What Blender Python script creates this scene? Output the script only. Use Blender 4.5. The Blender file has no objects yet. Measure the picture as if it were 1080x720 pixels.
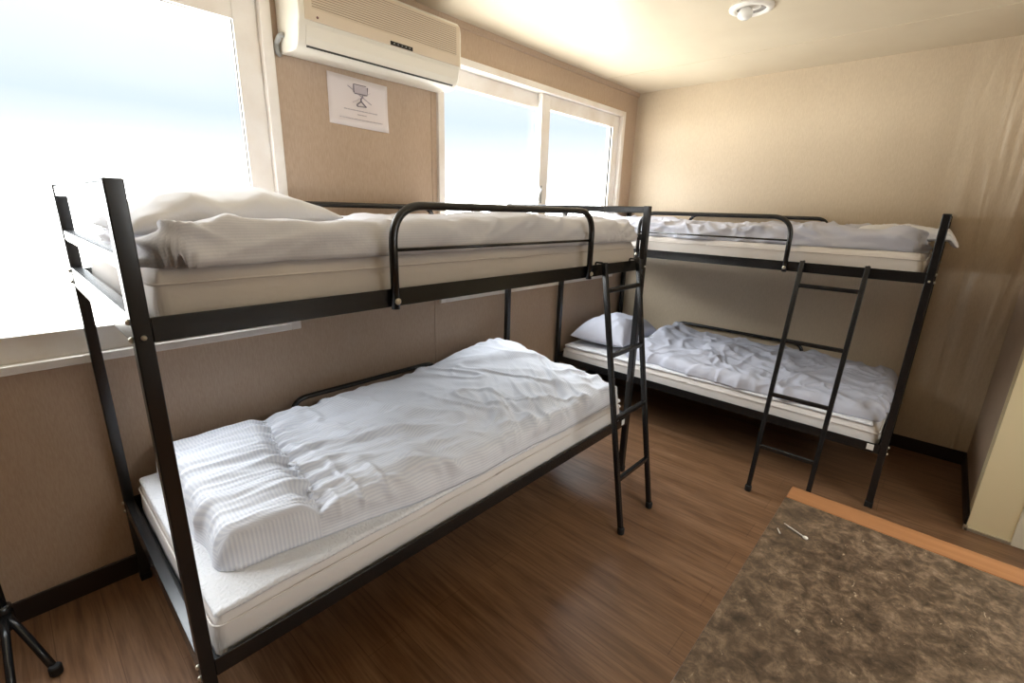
import bpy, bmesh, math, random
from mathutils import Vector, Matrix, noise
random.seed(7)
SC = bpy.context.scene
COL = SC.collection
PI = math.pi

# ------------------------------------------------------------------ camera
YAW, PITCH, ROLL, FPX = 0.7373, 0.2761, 0.0288, 491.21
CAM = Vector((-0.1614, -1.0957, 1.3897))
d_ = Vector((math.cos(YAW)*math.cos(PITCH), math.sin(YAW)*math.cos(PITCH), -math.sin(PITCH)))
r_ = Vector((math.sin(YAW), -math.cos(YAW), 0))
u_ = r_.cross(d_)
cr, sr = math.cos(ROLL), math.sin(ROLL)
R3, U3 = cr*r_ + sr*u_, -sr*r_ + cr*u_
cd = bpy.data.cameras.new('camera'); cam = bpy.data.objects.new('camera', cd); COL.objects.link(cam)
cd.sensor_width = 36; cd.lens = FPX*36/1080; cd.clip_start = 0.02
M = Matrix((R3, U3, -d_)).transposed().to_4x4(); M.translation = CAM
cam.matrix_world = M
SC.camera = cam

# ------------------------------------------------------------------ view, sky, daylight
SC.view_settings.view_transform = 'Standard'
SC.view_settings.look = 'None'
SC.view_settings.gamma = 1
SC.view_settings.use_curve_mapping = False
SC.view_settings.exposure = 0.0
SKY = 18.0            # brightness of the cloudy sky
wd = bpy.data.worlds.new('sky'); SC.world = wd; wd.use_nodes = True
nt = wd.node_tree; nt.nodes.clear()
wo = nt.nodes.new('ShaderNodeOutputWorld'); bg = nt.nodes.new('ShaderNodeBackground')
tc = nt.nodes.new('ShaderNodeTexCoord'); sx = nt.nodes.new('ShaderNodeSeparateXYZ')
nz = nt.nodes.new('ShaderNodeTexNoise'); nz.inputs['Scale'].default_value = 2.2; nz.inputs['Detail'].default_value = 3
mp = nt.nodes.new('ShaderNodeMapping'); mp.inputs['Scale'].default_value = (1, 1, 4)
mm = nt.nodes.new('ShaderNodeMath'); mm.operation = 'MULTIPLY_ADD'; mm.inputs[1].default_value = 0.05
m2 = nt.nodes.new('ShaderNodeMath'); m2.operation = 'SUBTRACT'; m2.inputs[1].default_value = 0.025
rp = nt.nodes.new('ShaderNodeValToRGB')
def lin(c): return c/12.92 if c <= .04045 else ((c+.055)/1.055)**2.4
def srgb(r, g, b): return (lin(r/255), lin(g/255), lin(b/255), 1)
k = 1/SKY
els = [(0.0, (.62, .60, .56, 1)), (0.44, (.62, .60, .56, 1)), (0.495, (1, 1, 1, 1)), (0.512, (3*k, 3*k, 3*k, 1)), (0.528, (1.5*k, 1.5*k, 1.5*k, 1)), (0.550, (1.05*k, 1.10*k, 1.14*k, 1)),
       (0.575, (.84*k, .97*k, 1.09*k, 1)), (0.596, (.94*k, 1.03*k, 1.12*k, 1)), (0.625, (1.05*k, 1.1*k, 1.14*k, 1)), (0.65, (1.5*k, 1.5*k, 1.5*k, 1)), (0.69, (.95, .98, 1, 1)), (1, (.86, .92, 1, 1))]
while len(rp.color_ramp.elements) < len(els): rp.color_ramp.elements.new(.5)
for e, (p, c) in zip(rp.color_ramp.elements, els): e.position = p; e.color = c
hm = nt.nodes.new('ShaderNodeMath'); hm.operation = 'MULTIPLY_ADD'; hm.inputs[1].default_value = .5; hm.inputs[2].default_value = .5
L = nt.links.new
L(tc.outputs['Generated'], sx.inputs[0]); L(tc.outputs['Generated'], mp.inputs[0]); L(mp.outputs[0], nz.inputs['Vector'])
L(nz.outputs['Fac'], mm.inputs[0]); L(sx.outputs['Z'], mm.inputs[2]); L(mm.outputs[0], m2.inputs[0])
L(m2.outputs[0], hm.inputs[0]); L(hm.outputs[0], rp.inputs[0]); L(rp.outputs[0], bg.inputs['Color'])
bg.inputs['Strength'].default_value = SKY; L(bg.outputs[0], wo.inputs[0])

YW, XL, HC = 0.955, 3.505, 2.298        # window wall, back wall, ceiling
XF, YN, YR, XE = -1.25, -2.5, -1.426, 2.69  # wall behind, near wall, short right wall, entrance wall
WIN = {1: (-1.05, 0.688, 0.857, 2.143), 2: (1.475, 3.312, 0.870, 2.134)}
FILL_WIN = (.50, 1.75, 1.15, 2.05)             # unseen window added behind the camera as fill light for the bed fronts
for n, (x0, x1, z0, z1) in WIN.items():   # portals that guide the sky light through the window openings
    ld = bpy.data.lights.new('window_daylight', 'AREA'); ld.shape = 'RECTANGLE'; ld.size = x1-x0-.1; ld.size_y = z1-z0-.1
    ld.cycles.is_portal = True
    lo = bpy.data.objects.new('window_daylight', ld); COL.objects.link(lo)
    lo.location = ((x0+x1)/2, YW+.14, (z0+z1)/2); lo.rotation_euler = (-PI/2, 0, 0)

x0, x1, z0, z1 = FILL_WIN  # portal for the added fill window
ld = bpy.data.lights.new('window_daylight', 'AREA'); ld.shape = 'RECTANGLE'; ld.size = x1-x0-.1; ld.size_y = z1-z0-.1; ld.cycles.is_portal = True
lo = bpy.data.objects.new('window_daylight', ld); COL.objects.link(lo); lo.location = ((x0+x1)/2, YN-.14, (z0+z1)/2); lo.rotation_euler = (PI/2, 0, 0)

# ------------------------------------------------------------------ helpers
def mat(name, col, rough=.5, spec=.5, metal=0., build=None, **kw):
    m = bpy.data.materials.new(name); m.use_nodes = True
    b = m.node_tree.nodes['Principled BSDF']
    b.inputs['Base Color'].default_value = col if len(col) == 4 else (*col, 1)
    b.inputs['Roughness'].default_value = rough; b.inputs['Specular IOR Level'].default_value = spec
    b.inputs['Metallic'].default_value = metal
    for k_, v in kw.items(): b.inputs[k_].default_value = v
    if build: build(m.node_tree, b)
    return m
def node(t, kind, **kw):
    n = t.nodes.new(kind)
    for k_, v in kw.items():
        if k_.startswith('_'): setattr(n, k_[1:], v)
        else: n.inputs[k_.replace('__', ' ')].default_value = v
    return n
def coords(t, scale, src='Object', rot=(0, 0, 0)):
    c = node(t, 'ShaderNodeTexCoord'); m = node(t, 'ShaderNodeMapping')
    m.inputs['Scale'].default_value = scale; m.inputs['Rotation'].default_value = rot
    t.links.new(c.outputs[src], m.inputs[0]); return m.outputs[0]
def ntex(t, vec, scale=1., detail=4., rough=.55, dist=0.):
    n = node(t, 'ShaderNodeTexNoise'); n.inputs['Scale'].default_value = scale; n.inputs['Detail'].default_value = detail
    n.inputs['Roughness'].default_value = rough; n.inputs['Distortion'].default_value = dist
    t.links.new(vec, n.inputs['Vector']); return n.outputs['Fac']
def ramp(t, fac, stops):
    r = node(t, 'ShaderNodeValToRGB')
    while len(r.color_ramp.elements) < len(stops): r.color_ramp.elements.new(.5)
    for e, (p, c) in zip(r.color_ramp.elements, stops): e.position = p; e.color = c if len(c) == 4 else (*c, 1)
    t.links.new(fac, r.inputs[0]); return r.outputs[0]
def mix(t, a, b, fac, mode='MIX'):
    m = node(t, 'ShaderNodeMix'); m.data_type = 'RGBA'; m.blend_type = mode
    for s, v in ((m.inputs[6], a), (m.inputs[7], b), (m.inputs[0], fac)):
        if hasattr(v, 'links'): t.links.new(v, s)
        else: s.default_value = v
    return m.outputs[2]
def bump(t, b, h, strength=.3, dist=.01):
    n = node(t, 'ShaderNodeBump'); n.inputs['Strength'].default_value = strength; n.inputs['Distance'].default_value = dist
    prev = b.inputs['Normal'].links[0].from_socket if b.inputs['Normal'].links else None
    if prev: t.links.new(prev, n.inputs['Normal'])
    t.links.new(h, n.inputs['Height']); t.links.new(n.outputs[0], b.inputs['Normal'])

def obj(name, bm, m, parent=None, smooth=False, bevel=0., seg=2):
    bmesh.ops.recalc_face_normals(bm, faces=bm.faces)
    me = bpy.data.meshes.new(name); bm.to_mesh(me); bm.free()
    for mm_ in (m if isinstance(m, (list, tuple)) else [m]): me.materials.append(mm_)
    if smooth:
        for p in me.polygons: p.use_smooth = True
    o = bpy.data.objects.new(name, me); COL.objects.link(o)
    if parent is not None: o.parent = parent
    if bevel:
        bv = o.modifiers.new('bevel', 'BEVEL'); bv.width = bevel; bv.segments = seg; bv.limit_method = 'ANGLE'; bv.angle_limit = .6
        bv.harden_normals = False
        for p in me.polygons: p.use_smooth = True
        wn = o.modifiers.new('wn', 'WEIGHTED_NORMAL'); wn.keep_sharp = True
    return o
def tag(o, label, cat, group=None):
    o['label'] = label; o['category'] = cat
    if group: o['group'] = group
    return o
def thing(name, label, cat, loc=(0, 0, 0), rotz=0, group=None):
    o = bpy.data.objects.new(name, None); COL.objects.link(o); o.location = loc; o.rotation_euler = (0, 0, rotz); o.empty_display_size = .1
    return tag(o, label, cat, group)
def struct(o): o['kind'] = 'structure'; return o
def NB(): return bmesh.new()
def box(bm, a, b):
    x0, y0, z0 = (min(p, q) for p, q in zip(a, b)); x1, y1, z1 = (max(p, q) for p, q in zip(a, b))
    v = [bm.verts.new(p) for p in ((x0,y0,z0),(x1,y0,z0),(x1,y1,z0),(x0,y1,z0),(x0,y0,z1),(x1,y0,z1),(x1,y1,z1),(x0,y1,z1))]
    for f in ((3,2,1,0),(4,5,6,7),(0,1,5,4),(1,2,6,5),(2,3,7,6),(3,0,4,7)): bm.faces.new([v[i] for i in f])
    return bm
def bx(a, b): return box(NB(), a, b)
def tube(bm, pts, r, n=12, square=False, cap=True):
    pts = [Vector(p) for p in pts]; N = len(pts); rings = []
    up = Vector((0, 0, 1)); t0 = (pts[1]-pts[0]).normalized()
    if abs(t0.dot(up)) > .9: up = Vector((1, 0, 0))
    side = t0.cross(up).normalized()
    if square: n = 4
    for i, p in enumerate(pts):
        t = (pts[min(i+1, N-1)]-pts[max(i-1, 0)]).normalized()
        side = (side - t*side.dot(t)).normalized(); w = side.cross(t).normalized()
        ring = []
        for k_ in range(n):
            a = 2*PI*k_/n + (PI/4 if square else 0); rr = r*(math.sqrt(2) if square else 1)
            ring.append(bm.verts.new(p + side*math.cos(a)*rr + w*math.sin(a)*rr))
        rings.append(ring)
    for a, b in zip(rings, rings[1:]):
        for k_ in range(n): bm.faces.new((a[k_], a[(k_+1) % n], b[(k_+1) % n], b[k_]))
    if cap: bm.faces.new(rings[0][::-1]); bm.faces.new(rings[-1])
    return bm
def rounded(pts, rad, n=8):
    pts = [Vector(p) for p in pts]; out = [pts[0]]
    for a, b, c in zip(pts, pts[1:], pts[2:]):
        u, v = (a-b).normalized(), (c-b).normalized()
        p0, p1 = b+u*rad, b+v*rad
        for i in range(n+1):
            t = i/n; out.append(p0*(1-t)**2 + b*2*t*(1-t) + p1*t*t)
        # push the quadratic towards a circular arc is unnecessary at this size
    out.append(pts[-1]); return out
def lathe(bm, prof, c=(0, 0, 0), n=24, axis='z', Mx=None):
    rings = []
    for r, z in prof:
        ring = []
        for k_ in range(n):
            a = 2*PI*k_/n; p = Vector((r*math.cos(a), r*math.sin(a), z))
            if axis == 'y': p = Vector((p.x, p.z, p.y))
            if axis == 'x': p = Vector((p.z, p.x, p.y))
            if Mx: p = Mx @ p
            ring.append(bm.verts.new(p+Vector(c)))
        rings.append(ring)
    for a, b in zip(rings, rings[1:]):
        for k_ in range(n): bm.faces.new((a[k_], a[(k_+1) % n], b[(k_+1) % n], b[k_]))
    if prof[0][0] > 1e-5: bm.faces.new(rings[0][::-1])
    if prof[-1][0] > 1e-5: bm.faces.new(rings[-1])
    bmesh.ops.remove_doubles(bm, verts=bm.verts, dist=1e-6)
    return bm
def prism(bm, prof, x0, x1):
    """profile of (y,z) points extruded along x"""
    a = [bm.verts.new((x0, y, z)) for y, z in prof]; b = [bm.verts.new((x1, y, z)) for y, z in prof]
    n = len(prof)
    for i in range(n): bm.faces.new((a[i], a[(i+1) % n], b[(i+1) % n], b[i]))
    bm.faces.new(a[::-1]); bm.faces.new(b); return bm

# ------------------------------------------------------------------ materials
def wall_build(c1, c2, loose=0.):
    def f(t, b):
        # vinyl wallpaper: fine vertical ribs, faint mottling, a few bubbles where it has come loose
        v = coords(t, (1, 1, 1))
        g = ntex(t, coords(t, (230, 230, 6)), 1, 2)
        big = ntex(t, coords(t, (2.2, 2.2, .9)), 1, 3)
        fac = ntex(t, coords(t, (260, 260, 40)), 1, 3)
        col = ramp(t, fac, [(.3, c1), (.7, c2)])
        st = ramp(t, ntex(t, coords(t, (1.6, 1.6, 1.3)), 1, 5), [(.35, (.86, .85, .83)), (.65, (1, 1, 1))])
        t.links.new(mix(t, col, st, .5, 'MULTIPLY'), b.inputs['Base Color'])
        bump(t, b, g, .15, .001); bump(t, b, big, .22, .05)
        if loose:
            c = node(t, 'ShaderNodeTexCoord'); sp = node(t, 'ShaderNodeSeparateXYZ'); t.links.new(c.outputs['Object'], sp.inputs[0])
            mk = node(t, 'ShaderNodeMapRange'); mk.inputs[1].default_value = -1.0; mk.inputs[2].default_value = -1.32; t.links.new(sp.outputs['Y'], mk.inputs[0])
            wv = ntex(t, coords(t, (1, 9, 1.1)), 1, 2, .5, .6); mu = node(t, 'ShaderNodeMath'); mu.operation = 'MULTIPLY'
            t.links.new(wv, mu.inputs[0]); t.links.new(mk.outputs[0], mu.inputs[1]); bump(t, b, mu.outputs[0], loose, .06)
    return f
WALL = mat('taupe_wallpaper', srgb(176, 153, 130), .42, .5, build=wall_build(srgb(178, 154, 131), srgb(190, 167, 145)))
WALLB = mat('tan_wallpaper', srgb(196, 172, 140), .38, .5, build=wall_build(srgb(198, 180, 154), srgb(209, 192, 166), .75))
DARKW = mat('dark_unseen_wall', srgb(84, 64, 50), .5)  # colour chosen dark so the unseen wall bounces little light
CREAM = mat('cream_wall_panel', srgb(240, 224, 182), .4, .5)
def ceil_build(t, b):
    col = ramp(t, ntex(t, coords(t, (1.5, 1.5, 1)), 1, 4), [(.3, srgb(205, 191, 166)), (.7, srgb(218, 206, 182))])
    t.links.new(col, b.inputs['Base Color'])
    bump(t, b, ntex(t, coords(t, (1.2, 3.5, 1)), 1, 2), .25, .05)
CEIL = mat('glossy_beige_ceiling_panel', srgb(214, 197, 166), .46, .5, build=ceil_build)
def floor_build(t, b):
    v = coords(t, (1, 1, 1), rot=(0, 0, PI/2))
    br = node(t, 'ShaderNodeTexBrick'); br.offset = .37; br.inputs['Scale'].default_value = 1
    br.inputs['Brick Width'].default_value = 1.1; br.inputs['Row Height'].default_value = .135; br.inputs['Mortar Size'].default_value = .0012
    br.inputs['Color1'].default_value = (.25, .25, .25, 1); br.inputs['Color2'].default_value = (.75, .75, .75, 1); br.inputs['Mortar'].default_value = (0, 0, 0, 1)
    t.links.new(v, br.inputs['Vector'])
    g1 = ntex(t, coords(t, (14, 1.4, 1)), 1, 6, .6, 1.2)
    g2 = ntex(t, coords(t, (90, 4, 1)), 1, 4, .6, .3)
    a = ramp(t, g1, [(.25, srgb(100, 72, 50)), (.46, srgb(132, 98, 70)), (.72, srgb(154, 119, 90))])
    c = mix(t, a, ramp(t, g2, [(.33, (.55, .50, .46)), (.58, (1, 1, 1))]), .75, 'MULTIPLY')
    c = mix(t, c, ramp(t, br.outputs['Color'], [(0, (.45, .4, .36)), (.1, (.8, .79, .78)), (.8, (1.0, 1.0, 1.0))]), .8, 'MULTIPLY')
    t.links.new(c, b.inputs['Base Color'])
    bump(t, b, g2, .08, .002)
    rr = ramp(t, g1, [(.3, (.27, .27, .27)), (.7, (.40, .40, .40))]); t.links.new(rr, b.inputs['Roughness'])
FLOOR = mat('wood_laminate', srgb(138, 95, 60), .4, .5, build=floor_build)
BASEB = mat('dark_brown_baseboard', srgb(40, 29, 24), .45)
def pvc_build(t, b):
    w = ramp(t, ntex(t, coords(t, (5, 5, 5)), 1, 5), [(.3, srgb(226, 216, 204)), (.6, srgb(238, 233, 226))])
    t.links.new(w, b.inputs['Base Color'])
PVC = mat('white_window_frame', srgb(236, 230, 222), .35, build=pvc_build)
PVCG = mat('mid_grey_gasket', srgb(150, 150, 146), .5)  # plain mid grey for gaskets, latch and small plastic parts
BLACK = mat('black_enamel_steel', srgb(26, 26, 27), .26, .6, build=lambda t, b: bump(t, b, ntex(t, coords(t, (60, 60, 60)), 1, 2), .05, .002))
RUBBER = mat('black_rubber', srgb(18, 18, 18), .6)
BOLT = mat('zinc_bolt', srgb(205, 200, 185), .35, .5, .7)
STICK = mat('white_sticker', srgb(230, 228, 222), .6)
def matt_build(t, b):
    bump(t, b, ntex(t, coords(t, (26, 26, 60)), 1, 4), .15, .006)
    bump(t, b, ntex(t, coords(t, (420, 420, 420)), 1, 1), .08, .001)
MATT = mat('cream_mattress_ticking', srgb(224, 217, 211), .8, .2, build=matt_build)
def quilt_build(t, b):
    vo = node(t, 'ShaderNodeTexVoronoi'); vo.feature = 'DISTANCE_TO_EDGE'; vo.inputs['Scale'].default_value = 70
    t.links.new(coords(t, (1, 1, 1)), vo.inputs['Vector'])
    bump(t, b, vo.outputs['Distance'], .5, .01)
QUILT = mat('white_quilted_pad', srgb(226, 226, 228), .85, .2, build=quilt_build)
def stripe(base, line, period):
    def f(t, b):
        u = node(t, 'ShaderNodeTexCoord'); s = node(t, 'ShaderNodeSeparateXYZ'); t.links.new(u.outputs['UV'], s.inputs[0])
        m = node(t, 'ShaderNodeMath'); m.operation = 'MULTIPLY'; m.inputs[1].default_value = 2*PI/period; t.links.new(s.outputs['X'], m.inputs[0])
        w = node(t, 'ShaderNodeMath'); w.operation = 'SINE'; t.links.new(m.outputs[0], w.inputs[0])
        h = node(t, 'ShaderNodeMath'); h.operation = 'MULTIPLY_ADD'; h.inputs[1].default_value = .5; h.inputs[2].default_value = .5
        t.links.new(w.outputs[0], h.inputs[0])
        t.links.new(ramp(t, h.outputs[0], [(.25, base), (.75, line)]), b.inputs['Base Color'])
        bump(t, b, ntex(t, coords(t, (55, 55, 55)), 1, 5, .6), .18, .006)
        bump(t, b, ntex(t, coords(t, (500, 500, 500)), 1, 1), .1, .001)
    return f
def sheet_build(t, b):
    bump(t, b, ntex(t, coords(t, (45, 45, 45)), 1, 5, .6), .22, .006)
    bump(t, b, ntex(t, coords(t, (500, 500, 500)), 1, 1), .1, .001)
STRIPE = mat('striped_cotton', srgb(216, 217, 224), .8, .2, build=stripe(srgb(232, 233, 238), srgb(218, 220, 228), .0105))
STRIPE2 = mat('pale_striped_cotton', srgb(216, 217, 224), .8, .2, build=stripe(srgb(216, 215, 220), srgb(209, 209, 215), .007))
GREYBLUE = mat('grey_blue_cotton', srgb(196, 197, 208), .8, .2, build=sheet_build)
WHITE = mat('white_cotton', srgb(226, 226, 230), .8, .2, build=sheet_build)
ACW = mat('ivory_plastic', srgb(232, 226, 212), .3)
ACT = mat('light_tinted_front', srgb(214, 198, 176), .35)  # plastic colour with the tan cast of the light painted in
DARK = mat('dark_display', srgb(30, 30, 32), .2)
SLOT = mat('dark_slot', srgb(60, 56, 52), .6)
PAPER = mat('white_paper', srgb(226, 216, 212), .8, .2)
INK = mat('grey_ink', srgb(134, 126, 132), .8, .2)
INKL = mat('pale_ink', srgb(190, 180, 183), .8, .2)
def stone_build(t, b):
    n0 = ntex(t, coords(t, (7, 7, 7)), 1, 3, .5, .2); n1 = ntex(t, coords(t, (38, 38, 38)), 1, 7, .7, .4); n2 = ntex(t, coords(t, (130, 130, 130)), 1, 4, .6, .3)
    c = ramp(t, n1, [(.32, srgb(54, 42, 33)), (.47, srgb(92, 75, 60)), (.58, srgb(122, 102, 83)), (.70, srgb(156, 136, 114))])
    c = mix(t, c, ramp(t, n0, [(.35, (.78, .76, .74)), (.65, (1, 1, 1))]), .8, 'MULTIPLY')
    c = mix(t, c, ramp(t, n2, [(.35, (.66, .63, .6)), (.58, (1, 1, 1))]), .7, 'MULTIPLY')
    vo = ramp(t, ntex(t, coords(t, (46, 62, 46)), 1, 6, .7, .9), [(.64, (0, 0, 0)), (.70, (1, 1, 1))])
    t.links.new(mix(t, c, srgb(168, 152, 130), vo), b.inputs['Base Color'])
STONE = mat('brown_stone_laminate', srgb(90, 76, 62), .3, .5, build=stone_build)
def edge_build(t, b):
    t.links.new(ramp(t, ntex(t, coords(t, (60, 3, 60)), 1, 5), [(.3, srgb(152, 102, 62)), (.7, srgb(170, 118, 76))]), b.inputs['Base Color'])
EDGE = mat('light_wood_edge', srgb(196, 140, 84), .4, build=edge_build)
DOORW = mat('white_door_paint', srgb(236, 230, 208), .35)
ALU = mat('aluminium_strip', srgb(190, 182, 165), .3, .5, .6)
LAMPW = mat('white_lamp_ring', srgb(240, 236, 228), .35)
REFL = mat('lamp_reflector', srgb(170, 165, 160), .25, .5, .4)
BULB = mat('white_glass_bulb', srgb(245, 243, 238), .15)
def glass_mat():
    m = bpy.data.materials.new('window_glass'); m.use_nodes = True; t = m.node_tree; t.nodes.clear()
    o = node(t, 'ShaderNodeOutputMaterial'); mx = node(t, 'ShaderNodeMixShader'); tr = node(t, 'ShaderNodeBsdfTransparent'); g = node(t, 'ShaderNodeBsdfGlossy')
    tr.inputs[0].default_value = (.99, 1, 1, 1); g.inputs['Roughness'].default_value = .02; lw = node(t, 'ShaderNodeLayerWeight'); lw.inputs['Blend'].default_value = .5
    pw = node(t, 'ShaderNodeMath'); pw.operation = 'POWER'; pw.inputs[1].default_value = 5; f = node(t, 'ShaderNodeMath'); f.operation = 'MULTIPLY_ADD'; f.inputs[1].default_value = .35; f.inputs[2].default_value = .02
    t.links.new(lw.outputs['Facing'], pw.inputs[0]); t.links.new(pw.outputs[0], f.inputs[0]); t.links.new(f.outputs[0], mx.inputs[0]); t.links.new(tr.outputs[0], mx.inputs[1]); t.links.new(g.outputs[0], mx.inputs[2]); t.links.new(mx.outputs[0], o.inputs[0])
    return m
GLASS = glass_mat()

# ------------------------------------------------------------------ room shell
T = .10
struct(obj('floor', bx((XF-T, YN-T, -.08), (XL+T, YW+T, 0)), FLOOR))
struct(obj('ceiling', bx((XF-T, YN-T, HC), (XL+T, YW+T, HC+.08)), CEIL))
bm = NB()
xs = [XF-T, WIN[1][0], WIN[1][1], WIN[2][0], WIN[2][1], XL+T]
box(bm, (xs[0], YW, 0), (xs[1], YW+T, HC)); box(bm, (xs[2], YW, 0), (xs[3], YW+T, HC)); box(bm, (xs[4], YW, 0), (xs[5], YW+T, HC))
for n, (x0, x1, z0, z1) in WIN.items():
    box(bm, (x0, YW, 0), (x1, YW+T, z0)); box(bm, (x0, YW, z1), (x1, YW+T, HC))
struct(obj('wall_left', bm, WALL))
struct(obj('wall_back', bx((XL, YR-T, 0), (XL+T, YW, HC)), WALLB))
struct(obj('wall_right', bx((XE+.10, YR-T, 0), (XL, YR, HC)), WALL))
D0, D1, DZ = -1.585, -2.35, 2.02
bm = NB(); box(bm, (XE, D0, 0), (XE+.10, YR, HC)); box(bm, (XE, YN, 0), (XE+.10, D1, HC)); box(bm, (XE, D1, DZ), (XE+.10, D0, HC))
struct(obj('wall_entrance', bm, CREAM))
bm = NB(); a0, a1, b0, b1 = FILL_WIN
box(bm, (XF, YN-T, 0), (a0, YN, HC)); box(bm, (a1, YN-T, 0), (XE+.10, YN, HC)); box(bm, (a0, YN-T, 0), (a1, YN, b0)); box(bm, (a0, YN-T, b1), (a1, YN, HC))
struct(obj('wall_near', bm, WALLB))
struct(obj('wall_front', bx((XF-T, YN-T, 0), (XF, YW, HC)), DARKW))  # unseen wall, darkened to limit bounce from behind the camera
BH, BT = .082, .009
def base(name, a, b): struct(obj(name, bx(a, b), BASEB, bevel=.003))
base('baseboard_left', (XF, YW-BT, 0), (XL-BT, YW, BH))
base('baseboard_back', (XL-BT, YR, 0), (XL, YW, BH))
base('baseboard_right', (XE+.008, YR, 0), (XL-BT, YR+BT, BH))
struct(obj('trim_1', bx((1.440, YW-.004, BH), (1.454, YW, 1.955)), WALL, bevel=.0015))       # joint strip between wall panels
bm = NB(); prism(bm, [(YW, HC-.03), (YW-.010, HC-.026), (YW-.014, HC-.010), (YW-.016, HC), (YW, HC)], XF, XL)
struct(obj('trim_2', bm, WALL))                                                            # cornice on the window wall
bm = NB(); box(bm, (2.985, -2.0, HC-.002), (2.994, YW-.02, HC)); struct(obj('trim_3', bm, CEIL))
bm = NB(); box(bm, (XE-.010, D0+.004, 0), (XE, YR+.006, .012)); box(bm, (XE-.010, YR-.004, .0), (XE+.006, YR+.010, .022))
struct(obj('trim_4', bm, ALU))
# door in the entrance wall: white frame and leaf
dr = struct(obj('door_1', bx((XE+.02, D1+.05, .01), (XE+.06, D0-.05, DZ-.05)), DOORW, bevel=.003))
bm = NB(); box(bm, (XE-.012, D0-.05, 0), (XE+.11, D0+.012, DZ)); box(bm, (XE-.012, D1-.012, 0), (XE+.11, D1+.05, DZ)); box(bm, (XE-.012, D1+.05, DZ-.05), (XE+.11, D0-.05, DZ))
obj('door_frame', bm, DOORW, dr, bevel=.004)
bm = NB(); lathe(bm, [(.024, 0), (.026, .008), (.011, .012), (.011, .035), (.026, .045), (.028, .06), (.018, .07), (0, .072)], (0, 0, 0), 20, 'x')
for v in bm.verts: v.co = Vector((XE+.02 - v.co.x, D0-.11+v.co.y, 1.0+v.co.z))
obj('door_knob', bm, ALU, dr, smooth=True)

# windows: casing, two sashes with panes, latch
def ring(bm, x0, x1, z0, z1, w, y0, y1, wt=None, wb=None):
    wt = wt or w; wb = wb or w
    box(bm, (x0, y0, z0), (x0+w, y1, z1)); box(bm, (x1-w, y0, z0), (x1, y1, z1))
    box(bm, (x0+w, y0, z0), (x1-w, y1, z0+wb)); box(bm, (x0+w, y0, z1-wt), (x1-w, y1, z1))
def window(n, xm, front_right):
    x0, x1, z0, z1 = WIN[n]
    bm = NB(); ring(bm, x0, x1, z0, z1, .040, YW-.018, YW+T+.02, .036, .028)
    w = struct(obj('window_%d' % n, bm, PVC, bevel=.003))
    a0, a1, b0, b1 = x0+.040, x1-.040, z0+.028, z1-.036
    for (s0, s1, fy) in ((a0, xm+.028, .055 if front_right else .012), (xm-.055, a1, .012 if front_right else .055)):
        bm = NB(); ring(bm, s0, s1, b0, b1, .085 if fy < .03 else .050, YW+fy, YW+fy+.035, .085, .085)
        s = obj('sash', bm, PVC, w, bevel=.003)
        q = .085 if fy < .03 else .05
        obj('pane', bx((s0+q-.006, YW+fy+.015, b0+.085-.006), (s1-q+.006, YW+fy+.019, b1-.085+.006)), GLASS, s)
        bm = NB(); ring(bm, s0+q-.008, s1-q+.008, b0+.077, b1-.077, .008, YW+fy+.010, YW+fy+.024)
        obj('gasket', bm, PVCG, s)
        if n == 2 and fy < .03:
            bm = NB(); box(bm, (s0+.004, YW+fy-.008, 1.435), (s0+.022, YW+fy, 1.545))
            tube(bm, rounded([(s0+.012, YW+fy-.006, 1.525), (s0+.002, YW+fy-.026, 1.52), (s0-.026, YW+fy-.028, 1.49), (s0-.028, YW+fy-.026, 1.445)], .016), .006, 8)
            obj('latch', bm, PVCG, s, smooth=False)
    return w
window(1, -.32, True)
window(2, 2.385, True)

x0, x1, z0, z1 = FILL_WIN  # frame and panes of the added fill window
bm = NB(); ring(bm, x0, x1, z0, z1, .06, YN-T, YN+.018); box(bm, ((x0+x1)/2-.04, YN-T+.02, z0+.06), ((x0+x1)/2+.04, YN, z1-.06))
w3 = struct(obj('window_3', bm, PVC, bevel=.003))
for p0, p1 in ((x0+.055, (x0+x1)/2-.035), ((x0+x1)/2+.035, x1-.055)): obj('pane', bx((p0, YN-.06, z0+.055), (p1, YN-.056, z1-.055)), GLASS, w3)

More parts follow.
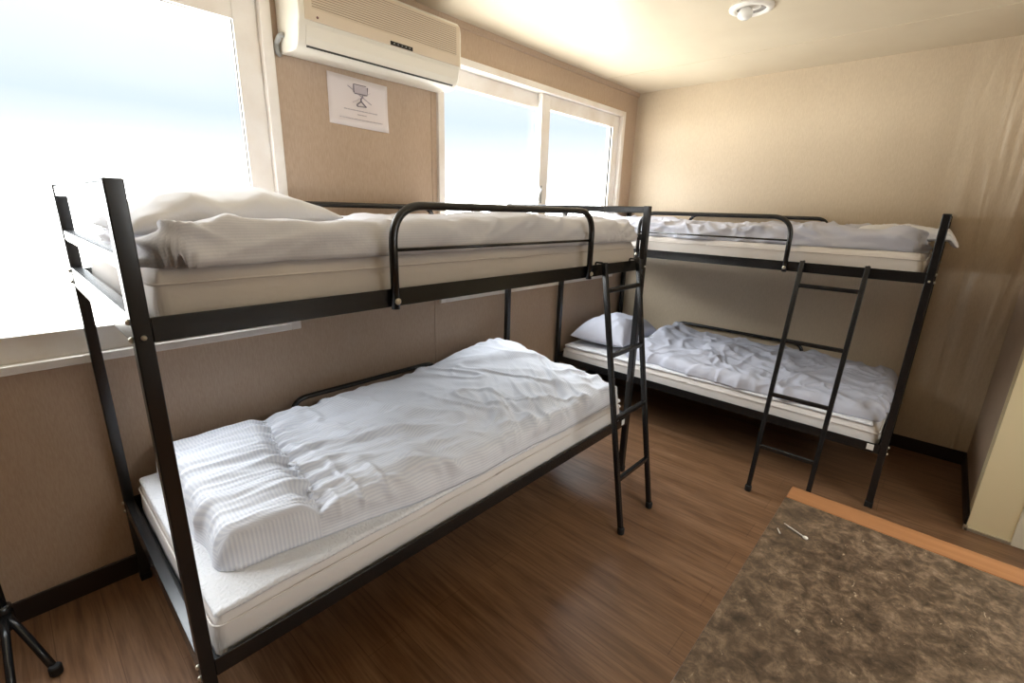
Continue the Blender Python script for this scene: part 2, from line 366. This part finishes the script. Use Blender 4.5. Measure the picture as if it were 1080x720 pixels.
# ------------------------------------------------------------------ bunk beds
LB, WB, H, PR = 1.99, .90, 1.423, .015
ZU, ZL, RH = 1.125, .291, .049
def bolt(name, p, ax, parent, r=.006):
    bm = NB(); lathe(bm, [(0, 0), (r, 0), (r, .003), (r*.6, .006), (0, .0065)], (0, 0, 0), 10)
    q = Vector(ax).to_track_quat('Z', 'Y').to_matrix()
    for v in bm.verts: v.co = q @ v.co + Vector(p)
    obj(name, bm, BOLT, parent, smooth=True)
def bunk(label, loc, rotz, g0, g1, bg0, bg1, stick):
    t = thing('bunk_bed', label, 'bunk bed', loc, rotz, 'black metal bunk beds')
    for u in (0, LB):
        for v in (0, WB):
            bm = NB(); box(bm, (u-PR, v-PR, .012), (u+PR, v+PR, H))
            p = obj('post', bm, BLACK, t, bevel=.003)
            bm = NB(); box(bm, (u-PR-.002, v-PR-.002, 0), (u+PR+.002, v+PR+.002, .03)); obj('foot_cap', bm, RUBBER, p, bevel=.003)
    for z in (ZU, ZL):                          # angle-iron side rails
        for v, s in ((0, 1), (WB, -1)):
            bm = NB(); box(bm, (PR, v-.015, z), (LB-PR, v-.011+.0, z+RH)) if s > 0 else box(bm, (PR, v+.011, z), (LB-PR, v+.015, z+RH))
            box(bm, (PR, v-.011 if s > 0 else v-.03, z), (LB-PR, v+.03 if s > 0 else v+.011, z+.004))
            obj('side_rail', bm, BLACK, t, bevel=.0015)
        # end rails
        for u in (0, LB):
            bm = NB(); box(bm, (u-.013, PR, z-.006), (u+.013, WB-PR, z+RH+.006)); obj('end_rail', bm, BLACK, t, bevel=.002)
        bm = NB(); box(bm, (.02, .012, z+.004), (LB-.02, WB-.012, z+.009))
        for i in range(9): x = .15+i*(LB-.3)/8; box(bm, (x-.012, .012, z+.0005), (x+.012, WB-.012, z+.004))
        obj('bed_base', bm, BLACK, t)
    for u in (0, LB):
        for z0, z1 in ((1.390, 1.420), (1.262, 1.292)):
            bm = NB(); box(bm, (u-.012, PR, z0), (u+.012, WB-PR, z1)); obj('end_rail', bm, BLACK, t, bevel=.003)
        for v, s in ((0, -1), (WB, 1)):
            su = -1 if u == 0 else 1
            for z in (ZU+.008, ZU+.042, ZL+.008, ZL+.042): bolt('bolt', (u+su*PR, v, z), (su, 0, 0), t)
            if v == 0: bolt('bolt', (u, -PR, ZU+.012), (0, -1, 0), t, .005)
    # front guard
    pts = rounded([(g0, -.026, ZU-.004), (g0, -.026, 1.392), (g1, -.026, 1.392), (g1, -.026, ZU-.004)], .10, 12)
    g = obj('guard_rail', tube(NB(), pts, .0115, 14), BLACK, t, smooth=True)
    obj('guard_bar', tube(NB(), [(g0+.006, -.026, 1.278), (g1-.006, -.026, 1.278)], .0048, 10), BLACK, g, smooth=True)
    for x in (g0, g1): bolt('bolt', (x, -.0375, ZU+.018), (0, -1, 0), g, .009)
    # wall-side guards, upper and lower
    for z0, zt in ((ZU, 1.388), (ZL, .552)):
        pts = rounded([(bg0, WB-.005, z0+.01), (bg0, WB-.005, zt), (bg1, WB-.005, zt), (bg1, WB-.005, z0+.01)], .075, 10)
        obj('guard_rail', tube(NB(), pts, .0115, 12), BLACK, t, smooth=True)
    bm = NB(); box(bm, (stick-.02, -.0165, ZL+.012), (stick+.008, -.015, ZL+.042)); o = obj('sticker', bm, STICK, t); o['label'] = 'small white square sticker on the lower rail'
    return t
AX = (-.005, 0, 0); BX = (2.58, .925, 0); RB = -PI/2
bunk('black metal bunk bed nearest the camera, long side under the large window and air conditioner', AX, 0, .548, 1.482, .60, 1.40, LB-.055)
bunk('black metal bunk bed standing across the far end against the back wall', BX, RB, .592, 1.425, .52, 1.425, LB-.045)

# ladders leaning on the upper front rails
def ladder(label, loc, rotz, f0, f1, t0, t1, fo):
    l = thing('bunk_ladder', label, 'ladder', loc, rotz, 'ladders hooked on the bunk beds')
    st = []
    for f, tp in ((f0, t0), (f1, t1)):
        a, b = Vector((f, -fo, .022)), Vector((tp, -.038, 1.183))
        bm = tube(NB(), [a, b], .0105, square=True); s = obj('stile', bm, BLACK, l, bevel=.003)
        dn = (b-a).normalized()
        bm = NB(); lathe(bm, [(.0145, 0), (.0165, .006), (.0165, .026), (.014, .032), (0, .032)], (f, -fo-.002, 0), 14); obj('foot_cap', bm, RUBBER, s, smooth=False)
        bm = NB(); tube(bm, rounded([(tp, -.032, 1.164), (tp, -.030, 1.181), (tp, .006, 1.181), (tp, .006, 1.150)], .006, 5), .004, 8)
        obj('hook', bm, BLACK, s, smooth=True); st.append((a, b))
    for z in (.245, .515, .79, 1.065):
        q = [a.lerp(b, (z-a.z)/(b.z-a.z)) for a, b in st]
        obj('rung', tube(NB(), q, .0095, square=True), BLACK, l, bevel=.003)
    return l
ladder('black metal ladder at the right end of the nearer bunk bed', AX, 0, 1.512, 1.782, 1.578, 1.872, .272)
ladder('black metal ladder hooked on the far bunk bed by the back wall', BX, RB, 1.505, 1.762, 1.503, 1.768, .29)

# ------------------------------------------------------------------ bedding
def fbm(x, y, z=0., o=3):
    s, a = 0., 1.
    for _ in range(o): s += a*noise.noise(Vector((x, y, z))); x *= 2.03; y *= 2.03; z += 7.1; a *= .5
    return s
def ridge(x, y, z=0., o=2):
    s, a = 0., 1.
    for _ in range(o):
        n = 1-abs(noise.noise(Vector((x, y, z))))*2.2; s += a*max(n, -.6)**1 ; x *= 1.9; y *= 1.9; z += 3.7; a *= .5
    return s
def crease(x, y, z=0., w=.16):
    # thin sharp folds along the zero lines of a warped noise
    q = noise.noise(Vector((x*.7, y*.7, z+11)))*.9
    n = noise.noise(Vector((x+q, y-q, z)))
    return math.exp(-(n/w)**2)
def fold(x, y, z=0.):
    # rounded ridge with one steep flank
    q = noise.noise(Vector((x*.5, y*.5, z+5)))*1.2
    n = noise.noise(Vector((x+q, y+q, z)))
    return max(-.25, n)*1.6 + .35*crease(x*1.1, y*1.1, z+2)
def sm(a, b, x):
    t = max(0., min(1., (x-a)/(b-a))) if a != b else 0.
    return t*t*(3-2*t)
def cushion(name, m, u0, u1, v0, v1, z0, hf, r, nu=120, nv=70, disp=None, edge=None, uvf=None, parent=None, place=None, ztop=None):
    """soft slab: hf(u,v) height above z0, quarter-ellipse border of width r, displaced along its normal"""
    def par(n, a, b):
        Lg = b-a; k_ = max(6, n//8); o = []
        for i in range(k_): o.append(a+r*(1-math.cos(PI/2*i/k_)))
        mN = n-2*k_
        for i in range(mN+1): o.append(a+r+(Lg-2*r)*i/mN)
        for i in range(k_-1, -1, -1): o.append(b-r*(1-math.cos(PI/2*i/k_)))
        return o
    U, V = par(nu, u0, u1), par(nv, v0, v1)
    bm = NB(); uvl = bm.loops.layers.uv.new('UVMap'); grid = []
    for u in U:
        row = []
        for v in V:
            du = min(u-u0, u1-u)/r; dv = min(v-v0, v1-v)/r
            a = 1-min(du, 1); b = 1-min(dv, 1)
            q = max(0., 1-(a**2.2+b**2.2)); q = q**(1/2.2)
            uu, vv = u, v
            if edge: uu, vv = edge(u, v)
            # rounded corner in plan
            if a > 0 and b > 0:
                rad = math.hypot(a, b)
                if rad > 1:
                    cu = u0+r if u < (u0+u1)/2 else u1-r; cv = v0+r if v < (v0+v1)/2 else v1-r
                    u_n = cu+(u-cu)/rad; v_n = cv+(v-cv)/rad
                    uu += u_n-u; vv += v_n-v
            row.append(bm.verts.new((uu, vv, z0+hf(u, v)*q)))
        grid.append(row)
    n, mth = len(U), len(V)
    loopuv = {}
    for i in range(n):
        for j in range(mth): loopuv[grid[i][j]] = (U[i], V[j])
    for i in range(n-1):
        for j in range(mth-1): bm.faces.new((grid[i][j], grid[i+1][j], grid[i+1][j+1], grid[i][j+1]))
    bm.normal_update()
    base_co = {}
    if disp:
        mv = []
        for v in bm.verts:
            u, w = loopuv[v]
            d = disp(u, w, v.co.z)
            mv.append((v, v.co + v.normal*d))
        for v, c in mv: v.co = c
        for v in bm.verts: v.co.z = max(v.co.z, z0) if ztop is None else min(max(v.co.z, z0), ztop)
    # uv by arc length so stripes run down the sides
    arcU = [[0.]*mth for _ in range(n)]; arcV = [[0.]*mth for _ in range(n)]
    for i in range(n):
        for j in range(1, mth):
            a_, b_ = grid[i][j].co, grid[i][j-1].co; arcV[i][j] = arcV[i][j-1]+math.hypot(V[j]-V[j-1], hf(U[i], V[j])*0+ (a_.z-b_.z if j < 14 or j > mth-15 else 0))
    for j in range(mth):
        for i in range(1, n): a_, b_ = grid[i][j].co, grid[i-1][j].co; arcU[i][j] = arcU[i-1][j]+math.hypot(U[i]-U[i-1], (a_.z-b_.z if i < 14 or i > n-15 else 0))
    idx = {grid[i][j]: (i, j) for i in range(n) for j in range(mth)}
    for f in bm.faces:
        c = f.calc_center_median()
        ctr = sum(U[idx[l.vert][0]] for l in f.loops)/4; cv_ = sum(V[idx[l.vert][1]] for l in f.loops)/4
        for l in f.loops:
            i, j = idx[l.vert]
            l[uvl].uv = uvf(ctr, cv_, arcU[i][j], arcV[i][j]) if uvf else (arcV[i][j], arcU[i][j])
    # underside
    per = [grid[i][0] for i in range(n)]+[grid[n-1][j] for j in range(1, mth)]+[grid[i][mth-1] for i in range(n-2, -1, -1)]+[grid[0][j] for j in range(mth-2, 0, -1)]
    bm.faces.new(per[::-1])
    if place:
        Mx = Matrix.Translation(place[0]) @ Matrix.Rotation(place[1], 4, 'Z'); 
    o = obj(name, bm, m, parent, smooth=True)
    if place: o.location = place[0]; o.rotation_euler = (0, 0, place[1])
    return o
def mattress(label, place, z0, z1, u0=.028, u1=1.962, v0=.018, v1=.872, seed=0.):
    h = z1-z0
    o = cushion('mattress', MATT, u0, u1, v0, v1, z0, lambda u, v: h, .03, 90, 50,
        lambda u, v, z: .004*fbm(u*5, v*5, seed)+.003*fbm(u*3, z*60, seed+3)*(1 if z < z1-.01 else .3), place=place, ztop=z1)
    tag(o, label, 'mattress')
    # piping seam round the top edge
    e = .0015
    c4 = rounded([((u0+u1)/2, v0+e, 0), (u1-e, v0+e, 0), (u1-e, v1-e, 0), (u0+e, v1-e, 0), (u0+e, v0+e, 0), ((u0+u1)/2, v0+e, 0)], .03, 6)
    pts = []
    for a, b in zip(c4, c4[1:]):
        k_ = max(1, int((b-a).length/.06))
        for i in range(k_): pts.append(a.lerp(b, i/k_))
    pts.append(c4[-1])
    pts = [Vector((p.x, p.y, z1-.028+.003*fbm(p.x*6, p.y*6, seed))) for p in pts]
    obj('piping', tube(NB(), pts, .0026, 8), MATT, o, smooth=True)
    return o
PA, PB = (AX, 0), (BX, RB)
MZ = ZU+.012; ML = ZL+.012
mattress('cream mattress on the upper bunk of the nearer bed', PA, MZ, 1.258, seed=1)
mattress('cream mattress on the lower bunk of the nearer bed, under the striped duvet', PA, ML, .420, v0=.016, seed=5)
mattress('cream mattress on the upper bunk of the far bed by the back wall', PB, MZ, 1.252, seed=9)
mattress('cream mattress on the lower bunk of the far bed by the back wall', PB, ML, .408, seed=13)
# thin quilted pads over the lower mattresses
def pad(label, place, z0, h, u0, u1, v0, v1, seed):
    o = cushion('mattress_pad', QUILT, u0, u1, v0, v1, z0, lambda u, v: h, .012, 90, 50, lambda u, v, z: .003*fbm(u*6, v*6, seed), place=place, ztop=z0+h,
        edge=lambda u, v: (u, v+.006*fbm(u*4, 0, seed)))
    tag(o, label, 'mattress pad')
pad('white quilted mattress pad under the striped duvet of the nearer lower bunk', PA, .421, .012, .034, 1.95, .022, .865, 2)
pad('white mattress pad under the duvet of the far lower bunk', PB, .409, .014, .04, 1.93, .03, .865, 4)

# --- nearer bed, lower: striped duvet, gathered block at the left end, pillow hump at the right end
def seam_u(v): return .342+.13*v+.006*math.sin(v*9)
def h1(u, v):
    s = seam_u(v)
    h = .098 + .006*fbm(u*2.1, v*2.1, 4)
    h += .019*sm(s+.015, s-.06, u) * (1-.25*sm(.6, .9, v))
    h -= .016*math.exp(-((u-s)/.03)**2)
    h += sm(.10, .80, v)*(.035*sm(.5, 1.5, u)+.062*sm(1.25, 1.75, u))*(1-.85*sm(1.82, 1.93, u))
    h -= .022*sm(.35, .0, v)*sm(.6, 1.4, u)
    return h
def d1(u, v, z):
    s = seam_u(v); du = abs(u-s)
    side = sm(.46, .51, z); w = 0.
    ga = sm(.92, .72, v)
    # tight gathers running out on both sides of the stitched seam
    w += .027*math.exp(-du/.12)*ga*fold(u*2.4+(0 if u < s else 5), v*27, 1.3)*side
    if u < s: w += .012*fold(u*2.2, v*17+u*2, 8.2)*side*ga
    else:
        f_ = sm(.0, .12, u-s)
        w += .018*fold((u-.35*v)*2.4, (v+.25*u)*12, 3.1)*side*f_*sm(1.25, .75, u)*ga
        # creases running down to the right front edge
        q = sm(.95, 1.25, u)*sm(.62, .15, v)
        w += .022*q*fold((u-.55*v)*14, (v+.3*u)*2.2, 6.6)*side
        w += .012*crease((u+.6*v)*5, v*3-u*1.5, 9.1, .10)*side*f_
        w += .010*fold((u+.3*v)*7, v*5, 4.4)*side*f_
    w += .003*fbm(u*9, v*9, 2)
    return w
def e1(u, v):
    v_in = (.115*sm(.9, .05, u) + .02)*(1-v/.9)
    v_in += .012*fbm(u*3.5, 1.7)*(1-v/.9)
    return (u + .012*fbm(v*5, 3.3)*sm(.6, .0, u), v+v_in)
o = cushion('duvet', STRIPE, .085, 1.945, .0, .868, .434, h1, .055, 330, 170, d1, e1,
    uvf=lambda c, v, a, b: (a, b) if c < seam_u(v) else (b, a), place=PA)
tag(o, 'rumpled pale striped duvet with a gathered seam, on the nearer lower bunk', 'duvet', 'duvets on the bunks')
bm = NB(); pts = []
for i in range(181):
    v = .10+.68*i/180; u = seam_u(v)
    w = e1(u, v); pts.append(Vector((w[0], w[1], .434+h1(u, v)+d1(u, v, .55)+.005)))
for i in range(0, 178, 3): tube(bm, [pts[i]+Vector((.005, 0, .001)), pts[i+1]+Vector((0, 0, .002)), pts[i+2]+Vector((-.005, 0, .001))], .003, 6)
obj('stitched_seam', bm, WHITE, o, smooth=True)

# --- nearer bed, upper: grey-blue duvet and white pillow
def h2(u, v):
    h = .092 + .012*fbm(u*2.6, v*3, 14)
    h += .012*sm(.9, 1.2, u)*sm(1.6, 1.3, u) - .010*sm(.55, .75, u)*sm(.95, .75, u)
    h -= .03*sm(.3, .6, v)*(1-sm(.5, .9, u)*.5)
    k_ = sm(.66, .58, u)*sm(.10, .15, v)*sm(.68, .60, v)
    h += (.050-h)*k_
    return h
def d2(u, v, z):
    w = .012*fold((u+.5*v)*3.2, v*4+u*1.5+z*8, 12)
    w += .009*crease(u*5-z*14, v*4+z*5, 15, .12)
    w += .024*(ridge(v*2+u, z*26+u*8, 22)-.6)*sm(.24, .07, u)
    w += .004*fbm(u*8, v*8+z*8, 5)
    return w*(1-.9*sm(.66, .58, u)*sm(.10, .16, v)*sm(.68, .62, v))
def e2(u, v):
    f = 1-v/.86
    return (u+.02*fbm(v*6, 8.8)*sm(.4, .0, u), v + f*(.012+.014*fbm(u*3, 5.5)))
o = cushion('duvet', STRIPE2, .06, 1.955, .008, .862, 1.259, h2, .055, 260, 110, d2, e2, place=PA)
tag(o, 'pale grey duvet under a white pillow on the nearer upper bunk', 'duvet', 'duvets on the bunks')
def lens(hh, u0, u1, v0, v1, p=2.6, q=.62):
    def f(u, v):
        a = abs((u-(u0+u1)/2)/((u1-u0)/2)); b = abs((v-(v0+v1)/2)/((v1-v0)/2))
        return hh*max(0., (1-a**p)*(1-b**p))**q
    return f
def pillow(label, m, place, u0, u1, v0, v1, z0, hh, seed, rot=0., amp=1., nu=90, nv=70, bl=.55, droop=0., sag=0.):
    """two-sided pillow centred on its own origin"""
    U, V = (u1-u0)/2, (v1-v0)/2
    bm = NB(); uvl = bm.loops.layers.uv.new('UVMap'); top, bot = [], []
    info = {}
    for i in range(nu+1):
        a = -math.cos(PI*i/nu); rt, rb = [], []
        for j in range(nv+1):
            b = -math.cos(PI*j/nv)
            # pinched sides with pointed corners
            x = U*a*(1-.06*(1-b*b)); y = V*b*(1-.06*(1-a*a))
            t = max(0., (1-abs(a)**2.6)*(1-abs(b)**2.6))**bl
            w = amp*(.010*(ridge(x*7+seed, y*5, seed)-.6)+.012*fbm(x*4, y*4, seed)*t) * min(1, t*2)
            zt = hh*(.30+.70*t)+w if t > 0 else hh*.30
            zb = hh*.30*(1-t)
            dz = droop*sm(-.45, -1., a)+sag*sm(.80, 1., a); zt -= dz; zb -= dz
            p = bm.verts.new((x, y, zt)); rt.append(p); info[p] = (x, y)
            if 0 < i < nu and 0 < j < nv: q = bm.verts.new((x, y, zb)); info[q] = (x, y)
            else: q = p
            rb.append(q)
        top.append(rt); bot.append(rb)
    for i in range(nu):
        for j in range(nv):
            bm.faces.new((top[i][j], top[i+1][j], top[i+1][j+1], top[i][j+1]))
            fb = [bot[i][j], bot[i][j+1], bot[i+1][j+1], bot[i+1][j]]
            try: bm.faces.new(fb)
            except ValueError: pass
    for f in bm.faces:
        for l in f.loops: l[uvl].uv = info[l.vert]
    o = obj('pillow', bm, m, None, smooth=True)
    c = Vector(((u0+u1)/2, (v0+v1)/2, z0)); c = Matrix.Rotation(place[1], 4, 'Z') @ c
    o.location = Vector(place[0])+c; o.rotation_euler = (0, 0, place[1]+rot)
    tag(o, label, 'pillow'); return o
pillow('plump white pillow on the upper bunk beside the large window', WHITE, PA, .030, .520, .175, .565, 1.324, .098, 3.3, .04, bl=.42, droop=.03)

# --- far bed, lower: grey-blue duvet and pillow
def h3(u, v):
    h = .062 + .030*sm(.1, .6, v) + .012*fbm(u*3, v*3, 24)
    h += .03*sm(.75, .55, u)*sm(.1, .4, v)
    h -= .012*sm(1.6, 1.9, u)
    return h
def d3(u, v, z):
    w = .015*fold((u-.5*v)*4.2, (v+.45*u)*6.5, 32) + .011*crease((u-.8*v)*6, v*5+u*1.5, 35, .12)
    w += .010*crease((u+.5*v)*7, v*6-u*2, 37, .12)*sm(.8, 1.1, u)
    return w+.003*fbm(u*9, v*9, 6)
def e3(u, v):
    f = 1-v/.86
    return (u+.012*fbm(v*6, 2.2), v+f*(.02+.045*sm(1.2, .4, u)+.02*fbm(u*3, 9.5)))
o = cushion('duvet', GREYBLUE, .515, 1.95, .03, .862, .424, h3, .045, 240, 120, d3, e3, place=PB)
tag(o, 'crumpled grey duvet on the lower bunk of the far bed', 'duvet', 'duvets on the bunks')
pillow('grey blue pillow at the head of the far lower bunk, near the window', GREYBLUE, PB, .04, .475, .08, .70, .425, .21, 6.1, .06, 1.4)

# --- far bed, upper
def h4(u, v):
    h = .085+.012*fbm(u*3, v*3, 44)+.012*sm(1.4, 1.8, u)-.014*sm(1.3, .9, u)*sm(.5, .9, u)
    return h+(.030-h)*sm(1.52, 1.60, u)*sm(.07, .12, v)*sm(.74, .68, v)
def d4(u, v, z):
    w = .020*fold((u-.5*v)*5+z*7, v*4+z*10-u*2, 52)+.015*crease(u*7+z*10, v*5+z*12, 55, .12)
    w += .020*(ridge(v*4+u, z*22+u*6, 57)-.6)*sm(1.75, 1.93, u)
    w *= 1-.9*sm(1.50, 1.56, u)*sm(.05, .10, v)*sm(.76, .70, v)
    return w+.002*fbm(u*9, v*9, 7)
def e4(u, v):
    f = 1-v/.86
    return (u, v+f*(.04+.018*fbm(u*3, 4.5)))
o = cushion('duvet', GREYBLUE, .05, 1.945, .02, .862, 1.253, h4, .05, 240, 110, d4, e4, place=PB)
tag(o, 'crumpled grey duvet on the upper bunk of the far bed', 'duvet', 'duvets on the bunks')
pillow('cream pillow end poking out past the right post of the far upper bunk', WHITE, PB, 1.655, 2.055, .16, .61, 1.297, .068, 8.8, bl=.28, sag=.035)

# ------------------------------------------------------------------ air conditioner
ac = thing('air_conditioner', 'ivory wall mounted air conditioner above the notice', 'air conditioner', (.712, YW, 1.942))
AWD, AH = .765, .272
prof = [(0, 0), (-.10, -.008), (-.135, -.006), (-.158, .008), (-.172, .035), (-.180, .070), (-.188, .082), (-.191, .10), (-.190, .225), (-.184, .250), (-.168, .266), (-.140, AH), (0, AH)]
obj('body', prism(NB(), prof, 0, AWD), ACW, ac, bevel=.008, seg=3)
# flap
bm = prism(NB(), [(-.161, .010), (-.1735, .035), (-.1815, .070), (-.1835, .070), (-.1755, .034), (-.163, .009)], .03, AWD-.02)
obj('flap', bm, ACW, ac)
bm = prism(NB(), [(-.1565, .004), (-.1605, .0095), (-.1635, .0085), (-.159, .0025)], .035, AWD-.03); o = obj('air_slot', bm, SLOT, ac)
# front panel with grille ribs
bm = NB(); box(bm, (.022, -.1945, .083), (AWD-.012, -.188, .248)); pn = obj('front_panel', bm, ACT, ac, bevel=.006, seg=3)
bm = NB()
for i in range(15):
    z = .124+i*.0080
    box(bm, (.05, -.1966, z), (AWD-.035, -.1935, z+.0046))
obj('grille', bm, ACT, pn)
bm = NB()
for i in range(14):
    z = .124+i*.0080+.0047; box(bm, (.05, -.1950, z), (AWD-.035, -.1938, z+.0032))
obj('grille_gap', bm, mat('light_tinted_gap', srgb(160, 142, 122), .6), pn)  # darker strips between the ribs, with the same painted light tint
obj('display', bx((.375, -.1968, .0855), (.485, -.1938, .1005)), DARK, pn, bevel=.001)
bm = NB()
for i in range(5): box(bm, (.39+i*.019, -.1974, .0915), (.3955+i*.019, -.1966, .0948))
obj('indicator', bm, PVCG, pn)
bm = NB(); lathe(bm, [(0, 0), (.0045, 0), (.0045, .001), (0, .0012)], (0, 0, 0), 16, 'y')
for v in bm.verts: v.co = Vector((.068+v.co.x, -.1945-v.co.y, .098+v.co.z))
obj('round_mark', bm, mat('dark_red_mark', srgb(110, 70, 70), .4), pn)
bm = NB(); tube(bm, rounded([(-.002, -.06, .052), (-.014, -.06, .052), (-.014, -.02, .03), (-.014, -.02, -.004), (-.002, -.01, -.004)], .01, 4), .009, 10)
obj('hose_outlet', bm, PVCG, ac, smooth=True)

# ------------------------------------------------------------------ notice
nx0, nx1, nz0, nz1 = .899, 1.188, 1.722, 1.920
nt_ = thing('notice', 'white paper notice with a crossed out coat hanger taped to the wall', 'notice', ((nx0+nx1)/2, YW, (nz0+nz1)/2))
W2, H2 = (nx1-nx0)/2, (nz1-nz0)/2
bm = NB(); g = []
for i in range(13):
    r = []
    for j in range(9):
        a, b = i/12*2-1, j/8*2-1
        r.append(bm.verts.new((a*W2, -.0015-.004*max(0, -a*b)**3-.0008*math.sin(a*5+b*3), b*H2 - .004*a)))
    g.append(r)
for i in range(12):
    for j in range(8): bm.faces.new((g[i][j], g[i+1][j], g[i+1][j+1], g[i][j+1]))
sh = obj('sheet', bm, PAPER, nt_, smooth=True); so = sh.modifiers.new('thick', 'SOLIDIFY'); so.thickness = .0006; so.offset = 1
def strokes(segs, w, y=-.0072):
    bm = NB()
    for a, b in segs:
        a, b = Vector((a[0], y, a[1])), Vector((b[0], y, b[1])); n = Vector((-(b-a).z, 0, (b-a).x)).normalized()*w/2
        v = [bm.verts.new(p) for p in (a-n, b-n, b+n, a+n)]; v2 = [bm.verts.new(p.co+Vector((0, .0045, 0))) for p in v]
        bm.faces.new(v); bm.faces.new(v2[::-1])
        for i in range(4): bm.faces.new((v[i], v2[i], v2[(i+1) % 4], v[(i+1) % 4]))
    return bm
hx = .008
obj('hanger_drawing', strokes([((hx-.022, -.006), (hx, .010)), ((hx, .010), (hx+.024, -.010)), ((hx+.024, -.010), (hx-.018, -.012)), ((hx-.018, -.012), (hx-.022, -.006)), ((hx, .010), (hx, .020)), ((hx, .020), (hx+.006, .026)), ((hx+.006, .026), (hx+.008, .034))], .0032), INK, nt_)
obj('cross_out_lines', strokes([((hx-.062, .064), (hx+.050, .004)), ((hx-.040, .002), (hx+.046, .050))], .0014), INKL, nt_)
bm = strokes([((hx-.032, .055), (hx+.030, .055))], .030); o = obj('printed_block', bm, INKL, nt_)
obj('block_outline', strokes([((hx-.034, .042), (hx-.034, .074)), ((hx+.030, .040), (hx+.034, .070)), ((hx-.034, .074), (hx+.026, .074)), ((hx-.03, .038), (hx+.03, .038))], .0025, -.0078), INK, nt_)
def textline(z, x0, x1, sl=-.02):
    rnd = random.Random(int(z*1000)); s = []; x = x0
    while x < x1:
        w = rnd.uniform(.006, .018); s.append(((x, z+sl*x), (min(x+w, x1), z+sl*(x+w)))); x += w+.004
    return s
obj('printed_text', strokes(textline(-.030, -.075, .085)+textline(-.046, -.012, .030)+textline(-.066, -.098, .110), .0022), INKL, nt_)

# ------------------------------------------------------------------ ceiling downlight
lt = thing('ceiling_light', 'round white recessed downlight with a bare bulb in the ceiling', 'ceiling light', (2.345, -.222, HC))
bm = NB(); lathe(bm, [(.060, -.002), (.064, -.014), (.078, -.015), (.092, -.009), (.094, 0), (.060, 0)], (0, 0, 0), 40); obj('trim_ring', bm, LAMPW, lt, smooth=True)
bm = NB(); lathe(bm, [(0, -.0015), (.040, -.002), (.0615, -.006), (.0615, -.001), (0, -.0006)], (0, 0, 0), 32); obj('reflector', bm, REFL, lt, smooth=True)
bm = NB(); lathe(bm, [(.016, 0), (.026, -.010), (.033, -.024), (.030, -.038), (.017, -.048), (0, -.051)], (-.012, .020, 0), 24); obj('bulb', bm, BULB, lt, smooth=True)

# ------------------------------------------------------------------ counter in the foreground
CX0, CX1, CY0, CY1, CZ = -.10, 1.067, -1.72, -.932, .75
ct = thing('counter', 'brown stone patterned counter with a light wood edge in the foreground', 'counter', ((CX0+CX1)/2, (CY0+CY1)/2, 0))
def loc(a): return (a[0]-(CX0+CX1)/2, a[1]-(CY0+CY1)/2, a[2])
tp = obj('countertop', bx(loc((CX0, CY0, CZ-.03)), loc((1.004, CY1, CZ))), STONE, ct, bevel=.002)
obj('edge_band', bx(loc((1.0042, CY0, CZ-.034)), loc((CX1, CY1, CZ+.0005))), EDGE, ct, bevel=.003)
bm = NB(); box(bm, loc((CX0+.03, CY0+.03, .0)), loc((CX1-.05, CY0+.05, CZ-.03)))
box(bm, loc((CX1-.07, CY0+.05, 0)), loc((CX1-.05, CY1-.04, CZ-.034)))
box(bm, loc((CX0+.03, CY0+.05, 0)), loc((CX0+.05, CY1-.04, CZ-.03)))
box(bm, loc((CX0+.05, CY1-.055, .0)), loc((CX1-.07, CY1-.04, CZ-.03)))
obj('cabinet_body', bm, EDGE, ct)
bm = NB()
def onct(x, y): return Vector(loc((x, y, CZ+.0012)))
pa, pb = onct(.887, -.957), onct(.866, -1.001)
tube(bm, [pa, pa.lerp(pb, .5), pb], .0014, 8); lathe(bm, [(.0, .0022), (.0045, .0015), (.0052, 0), (.0045, -.0012), (0, -.0012)], pb, 12)
tube(bm, [onct(.858, -.951), onct(.843, -.959)], .0014, 6)
o = obj('white_scuff', bm, LAMPW, tp, smooth=True); o['label'] = 'small white streak near the counter corner'

# ------------------------------------------------------------------ black stand at the left edge
st = thing('coat_stand', 'black metal stand with splayed floor legs at the bottom left edge', 'coat stand', (-.352, .795, 0))
obj('pole', tube(NB(), [(0, 0, .10), (0, 0, 1.72)], .0125, 14), BLACK, st, smooth=True)
bm = NB(); lathe(bm, [(.014, .13), (.021, .135), (.021, .185), (.014, .19)], (0, 0, 0), 18); obj('hub', bm, BLACK, st, smooth=True)
for fx, fy in ((.078, -.171), (-.012, -.235), (-.16, -.03), (-.09, .12)):
    lg = obj('leg', tube(NB(), rounded([(fx*.05, fy*.05, .162), (fx*.45, fy*.45, .105), (fx, fy, .016)], .03, 5), .0105, 12), BLACK, st, smooth=True)
    bm = NB(); lathe(bm, [(.014, 0), (.016, .005), (.016, .028), (.012, .032), (0, .032)], (fx, fy, 0), 14); obj('foot_cap', bm, RUBBER, lg)
for i in range(4):
    a = PI/4+i*PI/2; c, s_ = math.cos(a), math.sin(a)
    obj('coat_hook', tube(NB(), rounded([(0, 0, 1.62), (.06*c, .06*s_, 1.62), (.085*c, .085*s_, 1.69)], .03, 5), .006, 10), BLACK, st, smooth=True)
